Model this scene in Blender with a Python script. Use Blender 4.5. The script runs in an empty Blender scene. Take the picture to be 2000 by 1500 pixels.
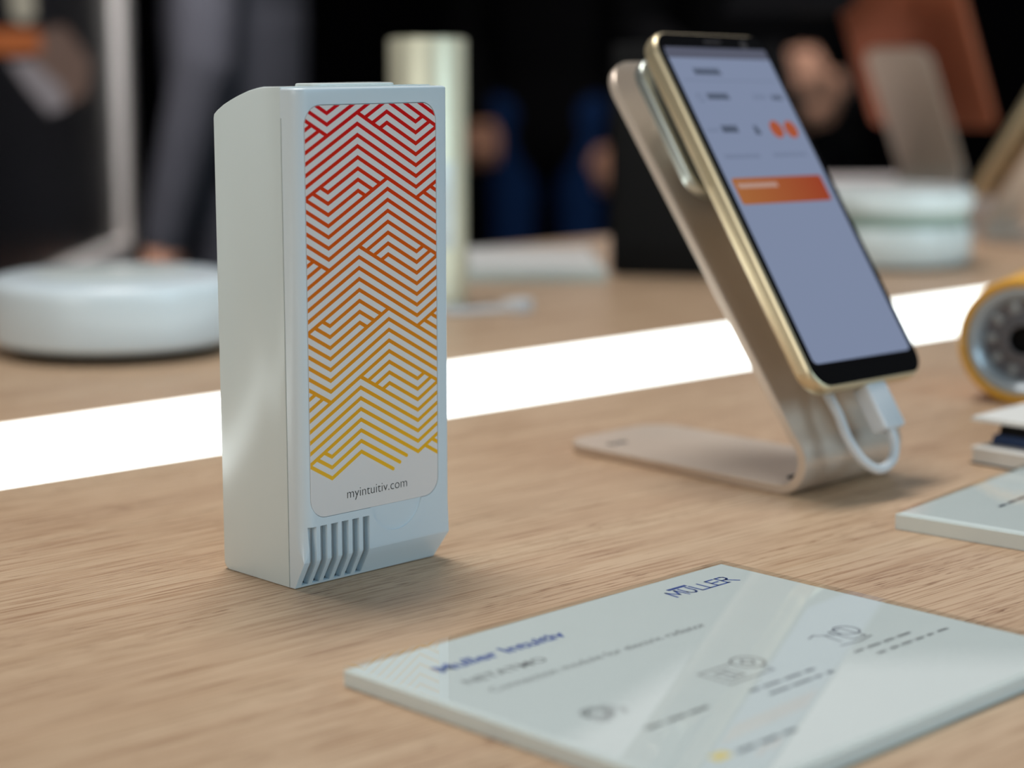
import bpy, bmesh, math, random
import numpy as np
from mathutils import Vector, Matrix

random.seed(7)
scene = bpy.context.scene
COL = scene.collection
MM = 0.001
R = math.radians

# =====================================================================
# camera, world, lights, exposure   (world X runs along the table's grain,
# Y across the table to the back, Z up; table top is z = 0, units metres)
# =====================================================================
F_PX, HORIZON = 3860.0, 93.0
CAM_LOC = Vector((-0.33316, -0.42711, 0.150))
pitch = math.atan((750 - HORIZON) / F_PX)
FWD_H = Vector((0.70131, 0.71286, 0)).normalized()      # horizontal view direction
RIGHT = Vector((0.71286, -0.70131, 0)).normalized()
fwd = FWD_H * math.cos(pitch) - Vector((0, 0, math.sin(pitch)))
cd = bpy.data.cameras.new('camera')
cam = bpy.data.objects.new('camera', cd)
COL.objects.link(cam)
cam.location = CAM_LOC
cam.rotation_euler = fwd.to_track_quat('-Z', 'Y').to_euler()
cd.sensor_width = 36.0
cd.lens = F_PX / 2000 * 36.0
cd.clip_start, cd.clip_end = 0.01, 60
cd.dof.use_dof = True
cd.dof.focus_distance = 0.5575
cd.dof.aperture_fstop = 7.2
cd.dof.aperture_blades = 0
scene.camera = cam

vs = scene.view_settings
vs.view_transform = 'Standard'
vs.look = 'None'
vs.gamma = 1
vs.use_curve_mapping = False
vs.exposure = 0.0

world = bpy.data.worlds.new('hall')
scene.world = world
world.use_nodes = True
world.node_tree.nodes['Background'].inputs[0].default_value = (0.80, 0.90, 1.0, 1)
world.node_tree.nodes['Background'].inputs[1].default_value = 0.035


def area(name, loc, target, size, power, color, spread=180):
    l = bpy.data.lights.new(name, 'AREA')
    l.shape = 'RECTANGLE'
    l.size, l.size_y = size
    l.energy = power
    l.color = color
    l.spread = R(spread)
    o = bpy.data.objects.new(name, l)
    COL.objects.link(o)
    o.location = loc
    o.rotation_euler = (Vector(target) - Vector(loc)).to_track_quat('-Z', 'Y').to_euler()
    return o


area('ceiling_lamp_over_table', (0.22, 0.44, 1.55), (0.10, -0.02, 0), (0.66, 0.42), 4.3, (1.0, 0.965, 0.93), 80)
area('side_fill_right', (0.75, -2.0, 0.85), (0.1, 0, 0.05), (1.2, 1.0), 19.5, (0.58, 0.83, 1.0))  # added cool fill, set low to light the module's front face
area('side_fill_left', (-2.2, -0.45, 0.85), (0, 0.1, 0.05), (1.2, 1.0), 17.5, (0.95, 0.97, 0.94))  # added neutral fill for the module's left face and vent slots
area('frame_fill', (0.72, 1.35, 1.15), (1.27, 2.05, 0.0), (0.6, 0.6), 6, (1.0, 0.97, 0.95), 60)  # fill light added to brighten the white screen frame
area('people_fill', (2.2, 1.7, 2.2), (2.9, 2.2, 0.0), (0.8, 0.8), 16, (1.0, 0.95, 0.92), 110)  # extra fill added so the far people show against the dark
area('plinth_fill', (1.0, 0.9, 1.5), (1.15, 0.55, 0.05), (0.4, 0.4), 1.5, (1.0, 0.93, 0.92), 50)  # small fill added to lift the white plinth

# =====================================================================
# helpers
# =====================================================================


def lin(*c):
    return tuple(((x / 255 / 12.92) if x / 255 <= 0.04045 else ((x / 255 + 0.055) / 1.055) ** 2.4) for x in c)


def mat(name, color, rough=0.5, metal=0.0, coat=0.0, noise=0.03, nscale=60, emit=None, estr=0.0,
        trans=0.0, ior=1.46, bump=0.0, spec=None):
    m = bpy.data.materials.new(name)
    m.use_nodes = True
    nt = m.node_tree
    b = nt.nodes['Principled BSDF']
    if noise > 0:
        tc = nt.nodes.new('ShaderNodeTexCoord')
        nz = nt.nodes.new('ShaderNodeTexNoise')
        nz.inputs['Scale'].default_value = nscale
        nz.inputs['Detail'].default_value = 4
        mx = nt.nodes.new('ShaderNodeMix')
        mx.data_type = 'RGBA'
        mx.inputs[6].default_value = (*[x * (1 - noise) for x in color], 1)
        mx.inputs[7].default_value = (*[min(1, x * (1 + noise)) for x in color], 1)
        nt.links.new(tc.outputs['Object'], nz.inputs['Vector'])
        nt.links.new(nz.outputs['Fac'], mx.inputs[0])
        nt.links.new(mx.outputs[2], b.inputs['Base Color'])
        if bump:
            n2 = nt.nodes.new('ShaderNodeTexNoise')
            n2.inputs['Scale'].default_value = 2500
            bp = nt.nodes.new('ShaderNodeBump')
            bp.inputs['Strength'].default_value = bump
            bp.inputs['Distance'].default_value = 0.0002
            nt.links.new(tc.outputs['Object'], n2.inputs['Vector'])
            nt.links.new(n2.outputs['Fac'], bp.inputs['Height'])
            nt.links.new(bp.outputs['Normal'], b.inputs['Normal'])
    else:
        b.inputs['Base Color'].default_value = (*color, 1)
    b.inputs['Roughness'].default_value = rough
    b.inputs['Metallic'].default_value = metal
    b.inputs['Coat Weight'].default_value = coat
    b.inputs['Coat Roughness'].default_value = 0.05
    b.inputs['IOR'].default_value = ior
    b.inputs['Transmission Weight'].default_value = trans
    if spec is not None:
        b.inputs['Specular IOR Level'].default_value = spec
    if emit:
        b.inputs['Emission Color'].default_value = (*emit, 1)
        b.inputs['Emission Strength'].default_value = estr
    return m


def link(name, me, m=None, parent=None):
    o = bpy.data.objects.new(name, me)
    COL.objects.link(o)
    if m is not None and not me.materials:
        me.materials.append(m)
    if parent is not None:
        o.parent = parent
    return o


def tag(o, label, cat, group=None):
    o['label'] = label
    o['category'] = cat
    if group:
        o['group'] = group
    return o


def thing(name, label, cat, loc=(0, 0, 0), rz=0.0, group=None, rot=None):
    o = bpy.data.objects.new(name, None)
    COL.objects.link(o)
    o.empty_display_size = 0.02
    o.location = loc
    o.rotation_euler = rot if rot is not None else (0, 0, rz)
    return tag(o, label, cat, group)


def struct(o):
    o['kind'] = 'structure'
    return o


def smooth(me, angle=40):
    for p in me.polygons:
        p.use_smooth = True
    bm = bmesh.new()
    bm.from_mesh(me)
    for e in bm.edges:
        if len(e.link_faces) == 2 and e.calc_face_angle(0) > R(angle):
            e.smooth = False
    bm.to_mesh(me)
    bm.free()
    return me


def from_bm(bm, name, sm=40):
    bmesh.ops.remove_doubles(bm, verts=bm.verts, dist=1e-7)
    bmesh.ops.recalc_face_normals(bm, faces=bm.faces)
    me = bpy.data.meshes.new(name)
    bm.to_mesh(me)
    bm.free()
    if sm:
        smooth(me, sm)
    return me


def pydata(name, verts, faces, sm=40, scale=MM):
    bm = bmesh.new()
    vv = [bm.verts.new([c * scale for c in v]) for v in verts]
    for f in faces:
        try:
            bm.faces.new([vv[i] for i in f])
        except ValueError:
            pass
    return from_bm(bm, name, sm)


def box_bm(x0, x1, y0, y1, z0, z1, bev=0.0, seg=2, bm=None):
    own = bm is None
    b = bmesh.new()
    vs_ = [b.verts.new((x * MM, y * MM, z * MM)) for x in (x0, x1) for y in (y0, y1) for z in (z0, z1)]
    for f in ((0, 1, 3, 2), (4, 6, 7, 5), (0, 4, 5, 1), (2, 3, 7, 6), (0, 2, 6, 4), (1, 5, 7, 3)):
        b.faces.new([vs_[i] for i in f])
    bmesh.ops.recalc_face_normals(b, faces=b.faces)
    if bev:
        bmesh.ops.bevel(b, geom=list(b.edges), offset=bev * MM, segments=seg, affect='EDGES', profile=0.5)
    return b


def box(name, dims, m, parent=None, bev=0.0, seg=2):
    return link(name, from_bm(box_bm(*dims, bev=bev, seg=seg), name), m, parent)


def loft(name, rings, sm=40, cap=True, close=True):
    """rings: list of equally long closed point lists (mm)"""
    n = len(rings[0])
    verts = [p for r in rings for p in r]
    faces = []
    for i in range(len(rings) - 1):
        for j in range(n if close else n - 1):
            k = (j + 1) % n
            faces.append((i * n + j, i * n + k, (i + 1) * n + k, (i + 1) * n + j))
    if cap:
        faces.append(tuple(range(n - 1, -1, -1)))
        faces.append(tuple(range((len(rings) - 1) * n, len(rings) * n)))
    return pydata(name, verts, faces, sm)


def lathe(name, prof, n=64, sm=35):
    """profile [(r, z)] mm around Z; r = 0 allowed at the ends"""
    verts, faces, idx = [], [], []
    for r, z in prof:
        if r <= 1e-6:
            idx.append([len(verts)] * n)
            verts.append((0, 0, z))
        else:
            idx.append(list(range(len(verts), len(verts) + n)))
            verts += [(r * math.cos(2 * math.pi * k / n), r * math.sin(2 * math.pi * k / n), z) for k in range(n)]
    for a, b in zip(idx, idx[1:]):
        for k in range(n):
            q = []
            for i in (a[k], a[(k + 1) % n], b[(k + 1) % n], b[k]):
                if i not in q:
                    q.append(i)
            if len(q) > 2:
                faces.append(q)
    return pydata(name, verts, faces, sm)


def rrect(x0, x1, y0, y1, r, n=8):
    pts = []
    for cx, cy, a0 in ((x1 - r, y1 - r, 0), (x0 + r, y1 - r, 90), (x0 + r, y0 + r, 180), (x1 - r, y0 + r, 270)):
        for k in range(n + 1):
            a = R(a0 + 90 * k / n)
            pts.append((cx + r * math.cos(a), cy + r * math.sin(a)))
    return pts


def slab(name, outline, z0, z1, bev=0.0):
    """rounded slab from an outline in XY (mm), with a small chamfer towards z1 and z0"""
    cx = sum(p[0] for p in outline) / len(outline)
    cy = sum(p[1] for p in outline) / len(outline)
    hx = max(p[0] for p in outline) - cx
    hy = max(p[1] for p in outline) - cy

    def ring(z, inset):
        return [(cx + (x - cx) * (1 - inset / hx), cy + (y - cy) * (1 - inset / hy), z) for x, y in outline]
    if bev:
        rs = [ring(z0, bev), ring(z0 + bev * .3, bev * .3), ring(z0 + bev, 0), ring(z1 - bev, 0),
              ring(z1 - bev * .3, bev * .3), ring(z1, bev)]
    else:
        rs = [ring(z0, 0), ring(z1, 0)]
    return loft(name, rs)


def tube(name, pts, r, n=12):
    rings = []
    P = [Vector(p) for p in pts]
    prev = None
    for i, p in enumerate(P):
        t = (P[min(i + 1, len(P) - 1)] - P[max(i - 1, 0)]).normalized()
        if prev is None:
            a = t.orthogonal().normalized()
        else:
            a = (prev - t * prev.dot(t)).normalized()
        prev = a
        b = t.cross(a)
        rr = r[i] if isinstance(r, (list, tuple)) else r
        rings.append([tuple(p + (a * math.cos(2 * math.pi * k / n) + b * math.sin(2 * math.pi * k / n)) * rr) for k in range(n)])
    return loft(name, rings)


def catmull(pts, n=8):
    P = [Vector(p) for p in pts]
    out = []
    for i in range(len(P) - 1):
        p0, p1, p2, p3 = P[max(i - 1, 0)], P[i], P[i + 1], P[min(i + 2, len(P) - 1)]
        for k in range(n):
            t = k / n
            out.append(0.5 * ((2 * p1) + (p2 - p0) * t + (2 * p0 - 5 * p1 + 4 * p2 - p3) * t * t + (3 * p1 - p0 - 3 * p2 + p3) * t ** 3))
    out.append(P[-1])
    return [tuple(p) for p in out]


def boolean(me, cutters, name):
    o = bpy.data.objects.new('work', me)
    COL.objects.link(o)
    tmp = []
    for c in cutters:
        co = bpy.data.objects.new('work_cut', c)
        COL.objects.link(co)
        tmp.append(co)
        md = o.modifiers.new('b', 'BOOLEAN')
        md.operation = 'DIFFERENCE'
        md.solver = 'EXACT'
        md.object = co
    dg = bpy.context.evaluated_depsgraph_get()
    out = bpy.data.meshes.new_from_object(o.evaluated_get(dg))
    out.name = name
    for t in tmp + [o]:
        bpy.data.objects.remove(t)
    smooth(out, 30)
    return out


def text_mesh(name, body, width, height=None, bold=0.0, shear=0.0):
    """flat lettering mesh in XY, left-bottom at the origin, scaled to a width (m)"""
    cu = bpy.data.curves.new(name, 'FONT')
    cu.body = body
    cu.size = 1.0
    cu.offset = bold
    cu.shear = shear
    cu.resolution_u = 4
    o = bpy.data.objects.new('work', cu)
    COL.objects.link(o)
    dg = bpy.context.evaluated_depsgraph_get()
    me = bpy.data.meshes.new_from_object(o.evaluated_get(dg))
    bpy.data.objects.remove(o)
    n = len(me.vertices)
    co = np.empty(n * 3)
    me.vertices.foreach_get('co', co)
    co = co.reshape(-1, 3)
    x0, x1 = co[:, 0].min(), co[:, 0].max()
    s = width / (x1 - x0)
    sy = s
    if height is not None:      # height of a capital letter
        sy = height / 0.70
    co[:, 0] = (co[:, 0] - x0) * s
    co[:, 1] *= sy
    co[:, 2] = 0
    me.vertices.foreach_set('co', co.ravel())
    me.materials.clear()
    me.name = name
    return me


def strokes(name, segs, w):
    """flat ribbon strokes in XY (mm): segs = list of polylines"""
    verts, faces = [], []
    for pl in segs:
        for a, b in zip(pl, pl[1:]):
            d = Vector((b[0] - a[0], b[1] - a[1]))
            L = d.length
            if L < 1e-6:
                continue
            d /= L
            nx, ny = -d.y * w / 2, d.x * w / 2
            e = w * 0.35
            i = len(verts)
            verts += [(a[0] - d.x * e + nx, a[1] - d.y * e + ny, 0), (a[0] - d.x * e - nx, a[1] - d.y * e - ny, 0),
                      (b[0] + d.x * e - nx, b[1] + d.y * e - ny, 0), (b[0] + d.x * e + nx, b[1] + d.y * e + ny, 0)]
            faces.append((i, i + 1, i + 2, i + 3))
    me = bpy.data.meshes.new(name)
    me.from_pydata([[c * MM for c in v] for v in verts], [], faces)
    return me


def circ(cx, cy, r, n=20, a0=0, a1=360):
    return [(cx + r * math.cos(R(a0 + (a1 - a0) * k / n)), cy + r * math.sin(R(a0 + (a1 - a0) * k / n))) for k in range(n + 1)]


# =====================================================================
# materials
# =====================================================================
def wood_material():
    m = bpy.data.materials.new('oak_laminate')
    m.use_nodes = True
    nt = m.node_tree
    N, Lk = nt.nodes, nt.links
    b = N['Principled BSDF']
    tc = N.new('ShaderNodeTexCoord')

    def noise(scale_vec, detail, rough=0.6, dist=0.0):
        mp = N.new('ShaderNodeMapping')
        mp.inputs['Scale'].default_value = scale_vec
        nz = N.new('ShaderNodeTexNoise')
        nz.inputs['Scale'].default_value = 1.0
        nz.inputs['Detail'].default_value = detail
        nz.inputs['Roughness'].default_value = rough
        nz.inputs['Distortion'].default_value = dist
        Lk.new(tc.outputs['Object'], mp.inputs['Vector'])
        Lk.new(mp.outputs['Vector'], nz.inputs['Vector'])
        return nz.outputs['Fac']

    def ramp(fac, stops):
        r = N.new('ShaderNodeValToRGB')
        while len(r.color_ramp.elements) < len(stops):
            r.color_ramp.elements.new(0.5)
        for e, (p, c) in zip(r.color_ramp.elements, stops):
            e.position = p
            e.color = (*c, 1)
        Lk.new(fac, r.inputs['Fac'])
        return r.outputs['Color']

    def mixc(kind, fac, a, bb):
        x = N.new('ShaderNodeMix')
        x.data_type = 'RGBA'
        x.blend_type = kind
        if isinstance(fac, float):
            x.inputs[0].default_value = fac
        else:
            Lk.new(fac, x.inputs[0])
        Lk.new(a, x.inputs[6])
        Lk.new(bb, x.inputs[7])
        return x.outputs[2]

    broad = ramp(noise((2.2, 48, 1), 4, 0.55, 0.4), [(0.28, lin(190, 160, 131)), (0.5, lin(198, 169, 139)), (0.72, lin(204, 178, 148))])
    bands = ramp(noise((6, 330, 1), 5, 0.62, 0.3), [(0.30, lin(226, 214, 204)), (0.52, (1, 1, 1)), (1.0, (1, 1, 1))])
    fine = ramp(noise((26, 900, 1), 3, 0.6), [(0.36, lin(200, 182, 168)), (0.50, (1, 1, 1)), (1.0, (1, 1, 1))])
    pores = ramp(noise((90, 1500, 1), 2, 0.5), [(0.33, lin(168, 142, 122)), (0.42, (1, 1, 1)), (1.0, (1, 1, 1))])
    gate = ramp(noise((6, 40, 1), 2), [(0.45, (0, 0, 0)), (0.6, (1, 1, 1))])
    c = mixc('MULTIPLY', 0.75, broad, bands)
    c = mixc('MULTIPLY', 0.80, c, fine)
    c2 = mixc('MULTIPLY', 0.9, c, pores)
    c = mixc('MIX', gate, c, c2)
    Lk.new(c, b.inputs['Base Color'])
    b.inputs['Roughness'].default_value = 0.42
    b.inputs['Specular IOR Level'].default_value = 0.35
    bp = N.new('ShaderNodeBump')
    bp.inputs['Strength'].default_value = 0.12
    bp.inputs['Distance'].default_value = 0.0003
    Lk.new(noise((40, 1100, 1), 3, 0.6), bp.inputs['Height'])
    Lk.new(bp.outputs['Normal'], b.inputs['Normal'])
    return m


M = {}
M['wood'] = wood_material()
M['white'] = mat('white_plastic', lin(218, 228, 227), 0.22, noise=0.012, nscale=30, bump=0.06)
M['white_gloss'] = mat('white_gloss_plastic', lin(216, 228, 234), 0.25, noise=0.012, nscale=30, bump=0.04)
M['label'] = mat('label_film', lin(232, 226, 222), 0.22, noise=0.015, nscale=40)
M['dark'] = mat('dark_inside', lin(60, 58, 60), 0.7)
M['ink_black'] = mat('black_ink', lin(38, 40, 38), 0.5, noise=0.02)
M['ink_grey'] = mat('grey_ink', lin(126, 128, 132), 0.6, noise=0.02)
M['ink_light'] = mat('light_grey_ink', lin(172, 174, 178), 0.6, noise=0.02)
M['ink_blue'] = mat('blue_ink', lin(66, 92, 164), 0.5, noise=0.02)
M['ink_yellow'] = mat('yellow_ink', lin(236, 210, 90), 0.5, noise=0.02)
M['card'] = mat('white_card', lin(208, 217, 216), 0.6, noise=0.01)
M['card_line'] = mat('card_outline_grey', lin(190, 200, 202), 0.6, noise=0.01)
M['acrylic'] = mat('milky_acrylic', lin(222, 230, 227), 0.12, noise=0.02, nscale=90, ior=1.49)
M['clear'] = bpy.data.materials.new('clear_acrylic')
M['clear'].use_nodes = True
_nt = M['clear'].node_tree
_nt.nodes.remove(_nt.nodes['Principled BSDF'])
_tr = _nt.nodes.new('ShaderNodeBsdfTransparent')
_tr.inputs[0].default_value = (0.975, 0.985, 0.98, 1)
_gl = _nt.nodes.new('ShaderNodeBsdfGlossy')
_gl.inputs['Roughness'].default_value = 0.02
_fr = _nt.nodes.new('ShaderNodeFresnel')
_fr.inputs['IOR'].default_value = 1.49
_mx = _nt.nodes.new('ShaderNodeMixShader')
_ge = _nt.nodes.new('ShaderNodeNewGeometry')
_mu = _nt.nodes.new('ShaderNodeMath')
_mu.operation = 'MULTIPLY_ADD'                  # no mirror inside the sheet: fresnel * (1 - backfacing)
_in = _nt.nodes.new('ShaderNodeMath')
_in.operation = 'SUBTRACT'
_in.inputs[0].default_value = 1.0
_nt.links.new(_ge.outputs['Backfacing'], _in.inputs[1])
_nt.links.new(_fr.outputs[0], _mu.inputs[0])
_nt.links.new(_in.outputs[0], _mu.inputs[1])
_mu.inputs[2].default_value = 0.0
_nt.links.new(_mu.outputs[0], _mx.inputs[0])
_nt.links.new(_tr.outputs[0], _mx.inputs[1])
_nt.links.new(_gl.outputs[0], _mx.inputs[2])
_nt.links.new(_mx.outputs[0], _nt.nodes['Material Output'].inputs[0])
M['alu'] = mat('champagne_aluminium', lin(220, 204, 188), 0.36, metal=0.45, noise=0.03, nscale=200, bump=0.05)
M['gold'] = mat('champagne_gold_metal', lin(216, 200, 166), 0.36, metal=0.75, noise=0.02)
M['gold_light'] = mat('pale_gold_anodised', lin(234, 230, 204), 0.42, metal=0.5, noise=0.02)
M['silver'] = mat('silver_metal', lin(196, 202, 196), 0.32, metal=0.85, noise=0.02)
M['black_glass'] = mat('black_glass', lin(14, 13, 14), 0.08, noise=0.0)
M['black'] = mat('black_plastic', lin(12, 12, 13), 0.65, noise=0.05, spec=0.2)
M['lens'] = mat('lens_glass', lin(70, 66, 66), 0.15, noise=0.0)
M['copper'] = mat('copper_anodised', lin(172, 106, 80), 0.42, metal=0.75, noise=0.03)
M['yellow'] = mat('amber_translucent_plastic', lin(240, 178, 58), 0.3, noise=0.03)
M['valve_grey'] = mat('silver_grey_ring', lin(178, 188, 194), 0.3, metal=0.3, noise=0.04)
M['valve_inner'] = mat('grey_thread_plastic', lin(128, 128, 134), 0.4, noise=0.12, nscale=160)
M['navy'] = mat('navy_card', lin(36, 58, 96), 0.5, noise=0.05)
M['paper'] = mat('white_paper', lin(222, 222, 218), 0.6, noise=0.02)
M['cable'] = mat('white_cable', lin(214, 217, 220), 0.45, noise=0.01)
M['plinth'] = mat('white_lacquer', lin(226, 218, 214), 0.3, noise=0.02)
M['frame_white'] = mat('white_painted_frame', lin(204, 198, 194), 0.5, noise=0.02)
M['screen_off'] = mat('dark_screen', lin(6, 6, 8), 0.35, noise=0.0)
M['floor'] = mat('dark_carpet', lin(30, 32, 38), 0.95, noise=0.2, nscale=8)
M['wallb'] = mat('black_backdrop', lin(6, 6, 8), 0.95, noise=0.1, nscale=3, spec=0.05)
M['skin'] = mat('skin', lin(206, 152, 124), 0.55, noise=0.05)
M['hair'] = mat('dark_hair', lin(34, 26, 22), 0.6, noise=0.2)
M['eye'] = mat('dark_eye', lin(20, 16, 14), 0.3, noise=0.0)
M['cloth_grey'] = mat('charcoal_wool', lin(72, 72, 79), 0.9, noise=0.2, nscale=14, spec=0.1)
M['cloth_black'] = mat('black_cotton', lin(11, 11, 13), 0.95, noise=0.2, nscale=14, spec=0.1)
M['cloth_navy'] = mat('navy_denim', lin(22, 48, 90), 0.95, noise=0.25, nscale=14, spec=0.1)
M['strip'] = mat('opal_light_strip', (0.9, 0.95, 0.93), 0.4, noise=0.0, emit=(0.93, 1.0, 0.975), estr=3.0)
M['screen_ui'] = mat('lit_screen', (0.02, 0.02, 0.02), 0.12, noise=0.0, emit=lin(150, 164, 196), estr=0.62)
M['ui_status'] = mat('lit_screen_grey', (0.02, 0.02, 0.02), 0.15, noise=0.0, emit=lin(120, 124, 148), estr=0.42)
M['ui_ink'] = mat('lit_screen_dark_text', (0.02, 0.02, 0.02), 0.2, noise=0.0, emit=lin(92, 104, 128), estr=0.5)
M['ui_light'] = mat('lit_screen_pale_text', (0.02, 0.02, 0.02), 0.2, noise=0.0, emit=lin(128, 140, 166), estr=0.6)
M['ui_white'] = mat('lit_screen_white_text', (0.02, 0.02, 0.02), 0.2, noise=0.0, emit=lin(226, 190, 176), estr=0.55)
M['ui_divider'] = mat('lit_screen_divider', (0.02, 0.02, 0.02), 0.2, noise=0.0, emit=lin(134, 148, 178), estr=0.6)


def gradient_emit(name, c0, c1, axis, lo, hi, strength):
    m = mat(name, (0.02, 0.02, 0.02), 0.15, noise=0.0, emit=(1, 1, 1), estr=strength)
    nt = m.node_tree
    tc = nt.nodes.new('ShaderNodeTexCoord')
    sx = nt.nodes.new('ShaderNodeSeparateXYZ')
    mr = nt.nodes.new('ShaderNodeMapRange')
    mr.inputs[1].default_value, mr.inputs[2].default_value = lo, hi
    cr = nt.nodes.new('ShaderNodeValToRGB')
    cr.color_ramp.elements[0].color = (*c0, 1)
    cr.color_ramp.elements[1].color = (*c1, 1)
    nt.links.new(tc.outputs['Object'], sx.inputs[0])
    nt.links.new(sx.outputs[axis], mr.inputs[0])
    nt.links.new(mr.outputs[0], cr.inputs[0])
    nt.links.new(cr.outputs[0], nt.nodes['Principled BSDF'].inputs['Emission Color'])
    return m


M['ui_orange'] = gradient_emit('lit_screen_orange', lin(222, 136, 66), lin(206, 76, 24), 0, -0.026, 0.026, 0.46)
M['ui_dot'] = mat('lit_screen_orange_dot', (0.02, 0.02, 0.02), 0.15, noise=0.0, emit=lin(222, 106, 56), estr=0.48)


def pattern_material():
    m = mat('printed_gradient_ink', (1, 1, 1), 0.22, noise=0.0)
    nt = m.node_tree
    tc = nt.nodes.new('ShaderNodeTexCoord')
    sx = nt.nodes.new('ShaderNodeSeparateXYZ')
    mr = nt.nodes.new('ShaderNodeMapRange')
    mr.inputs[1].default_value, mr.inputs[2].default_value = 0.030, 0.134
    cr = nt.nodes.new('ShaderNodeValToRGB')
    stops = [(0.0, lin(250, 190, 24)), (0.22, lin(240, 165, 8)), (0.5, lin(226, 114, 4)), (0.8, lin(222, 50, 6)), (1.0, lin(214, 6, 16))]
    while len(cr.color_ramp.elements) < len(stops):
        cr.color_ramp.elements.new(0.5)
    for e, (p, c) in zip(cr.color_ramp.elements, stops):
        e.position = p
        e.color = (*c, 1)
    nt.links.new(tc.outputs['Object'], sx.inputs[0])
    nt.links.new(sx.outputs[2], mr.inputs[0])
    nt.links.new(mr.outputs[0], cr.inputs[0])
    nt.links.new(cr.outputs[0], nt.nodes['Principled BSDF'].inputs['Base Color'])
    return m


M['pattern'] = pattern_material()

# =====================================================================
# the hall: floor, back wall, ceiling rafts
# =====================================================================
FLOOR_Z = -0.95


def place(px, dist, z=0.0):
    """point at a horizontal distance (m) from the camera, on the bearing of image column px"""
    d = FWD_H * F_PX * math.cos(pitch) + RIGHT * (px - 1000)
    d.normalize()
    p = CAM_LOC + d * dist
    return Vector((p.x, p.y, z))


fl = box('floor', (-6000, 12000, -6000, 12000, FLOOR_Z * 1000 - 50, FLOOR_Z * 1000), M['floor'])
struct(fl)
wb = box('wall_back', (-6000, 6000, -50, 50, 0, 3400), M['wallb'])
wb.location = CAM_LOC + FWD_H * 7.6
wb.location.z = FLOOR_Z
wb.rotation_euler = (0, 0, math.atan2(RIGHT.y, RIGHT.x))
struct(wb)

# =====================================================================
# display table with a light strip let into its top
# =====================================================================
table = thing('display_table', 'long oak-look display table with a glowing white strip let into its top', 'table', (0, 0, 0), -0.043)
S0, S1 = 171.5, 280.0
box('top_panel', (-1500, 2400, -560, S0, -40, 0), M['wood'], table)
box('top_panel', (-1500, 2400, S1, 690, -40, 0), M['wood'], table)
strip = box('light_strip', (-1500, 2400, S0 + 0.3, S1 - 0.3, -12, -0.3), M['strip'], table)
strip['label'] = 'glowing white light strip'
box('strip_tray', (-1500, 2400, S0, S1, -40, -14), M['white'], table)
for x in (-1400, 2200):
    for y in (-480, 560):
        box('leg', (x, x + 80, y, y + 80, FLOOR_Z * 1000, -40), M['white'], table, bev=3)

# =====================================================================
# the connection module
# =====================================================================
mod = thing('connection_module', 'upright white plastic module with orange zigzag label beside the light strip', 'module', (0, 0, 0))
WID, VF, ZT, ZF = 55.0, -6.0, 139.3, 8.3


def cover_ring(z):
    if z < ZF:
        t = (z - 0.3) / (ZF - 0.3)
        vf = -1.6 + (VF + 1.6) * t
        ur = WID - 2.2 * (1 - t)
        r = 0.25
        rr = 0.4
    else:
        vf, ur = VF, WID
        t = min(1.0, (z - ZF) / 10.0)
        r = 0.25 + 4.6 * math.sin(t * math.pi / 2) ** 0.9
        rr = 0.4 + 0.8 * t
    back = 0.45 if z < 131.2 else 0.9
    ins = 0.0
    if z > ZT - 0.8:
        ins = 0.8 - math.sqrt(max(0, 0.64 - (z - (ZT - 0.8)) ** 2))
    pts = [(ins, back)]
    ru = r * 0.85
    for k in range(11):
        a = R(90 * k / 10)
        pts.append((ins + ru - ru * math.cos(a), vf + ins + r - r * math.sin(a)))
    for k in range(6):
        a = R(90 * k / 5)
        pts.append((ur - ins - rr + rr * math.sin(a), vf + ins + rr - rr * math.cos(a)))
    pts.append((ur - ins, back))
    return [(x, y, z) for x, y in pts]


zs = [0.3, 0.9, 3, 5.5, ZF - 0.05, ZF + 0.05] + [ZF + 0.8 * k for k in range(1, 14)] + [24, 60, 100, 131.15, 131.25, 137, ZT - 0.8, ZT - 0.55, ZT - 0.3, ZT - 0.1, ZT]
cov = loft('cover', [cover_ring(z) for z in zs])
LX0, LX1, LZ0, LZ1 = 2.9, 50.6, 20.45, 134.6


def xz_prism(name, outline, y0, y1):
    return loft(name, [[(x, y0, z) for x, z in outline], [(x, y1, z) for x, z in outline]], sm=0)


cuts = [xz_prism('cut', rrect(LX0 - 0.12, LX1 + 0.12, LZ0 - 0.12, LZ1 + 0.2, 5.4), VF - 2, VF + 0.85),
        xz_prism('cut', circ(34.3, 22.3, 9.9, 48)[:-1], VF - 2, VF + 0.42)]
for i in range(6):
    x = 2.0 + 3.885 * i
    sec = [(VF - 3, 0.95), (0.2, 0.95), (0.2, 1.4), (-3.7, 7.6), (-3.7, 18.15), (VF - 3, 18.15)]
    cuts.append(loft('cut', [[(xx, y, z) for y, z in sec] for xx in (x, x + 2.55)], sm=0))
cov = boolean(cov, cuts, 'cover')
link('cover', cov, M['white_gloss'], mod)

# housing behind the seam
hp = [(0.95, 0.0), (29.4, 0.0), (30.6, 0.5), (31.4, 1.6), (31.5, 3.0), (31.5, 130.6), (31.2, 131.7), (29.7, 132.8),
      (26.5, 134.5), (23.5, 135.7), (20.7, 136.7), (17.8, 137.6), (15.0, 138.4), (11.5, 139.1), (8.5, 139.5), (0.95, 139.55)]


def hring(x, ins):
    cy, cz = 16, 70
    return [(x, cy + (y - cy) * (1 - ins / 16), cz + (z - cz) * (1 - ins / 70)) for y, z in hp]


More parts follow.
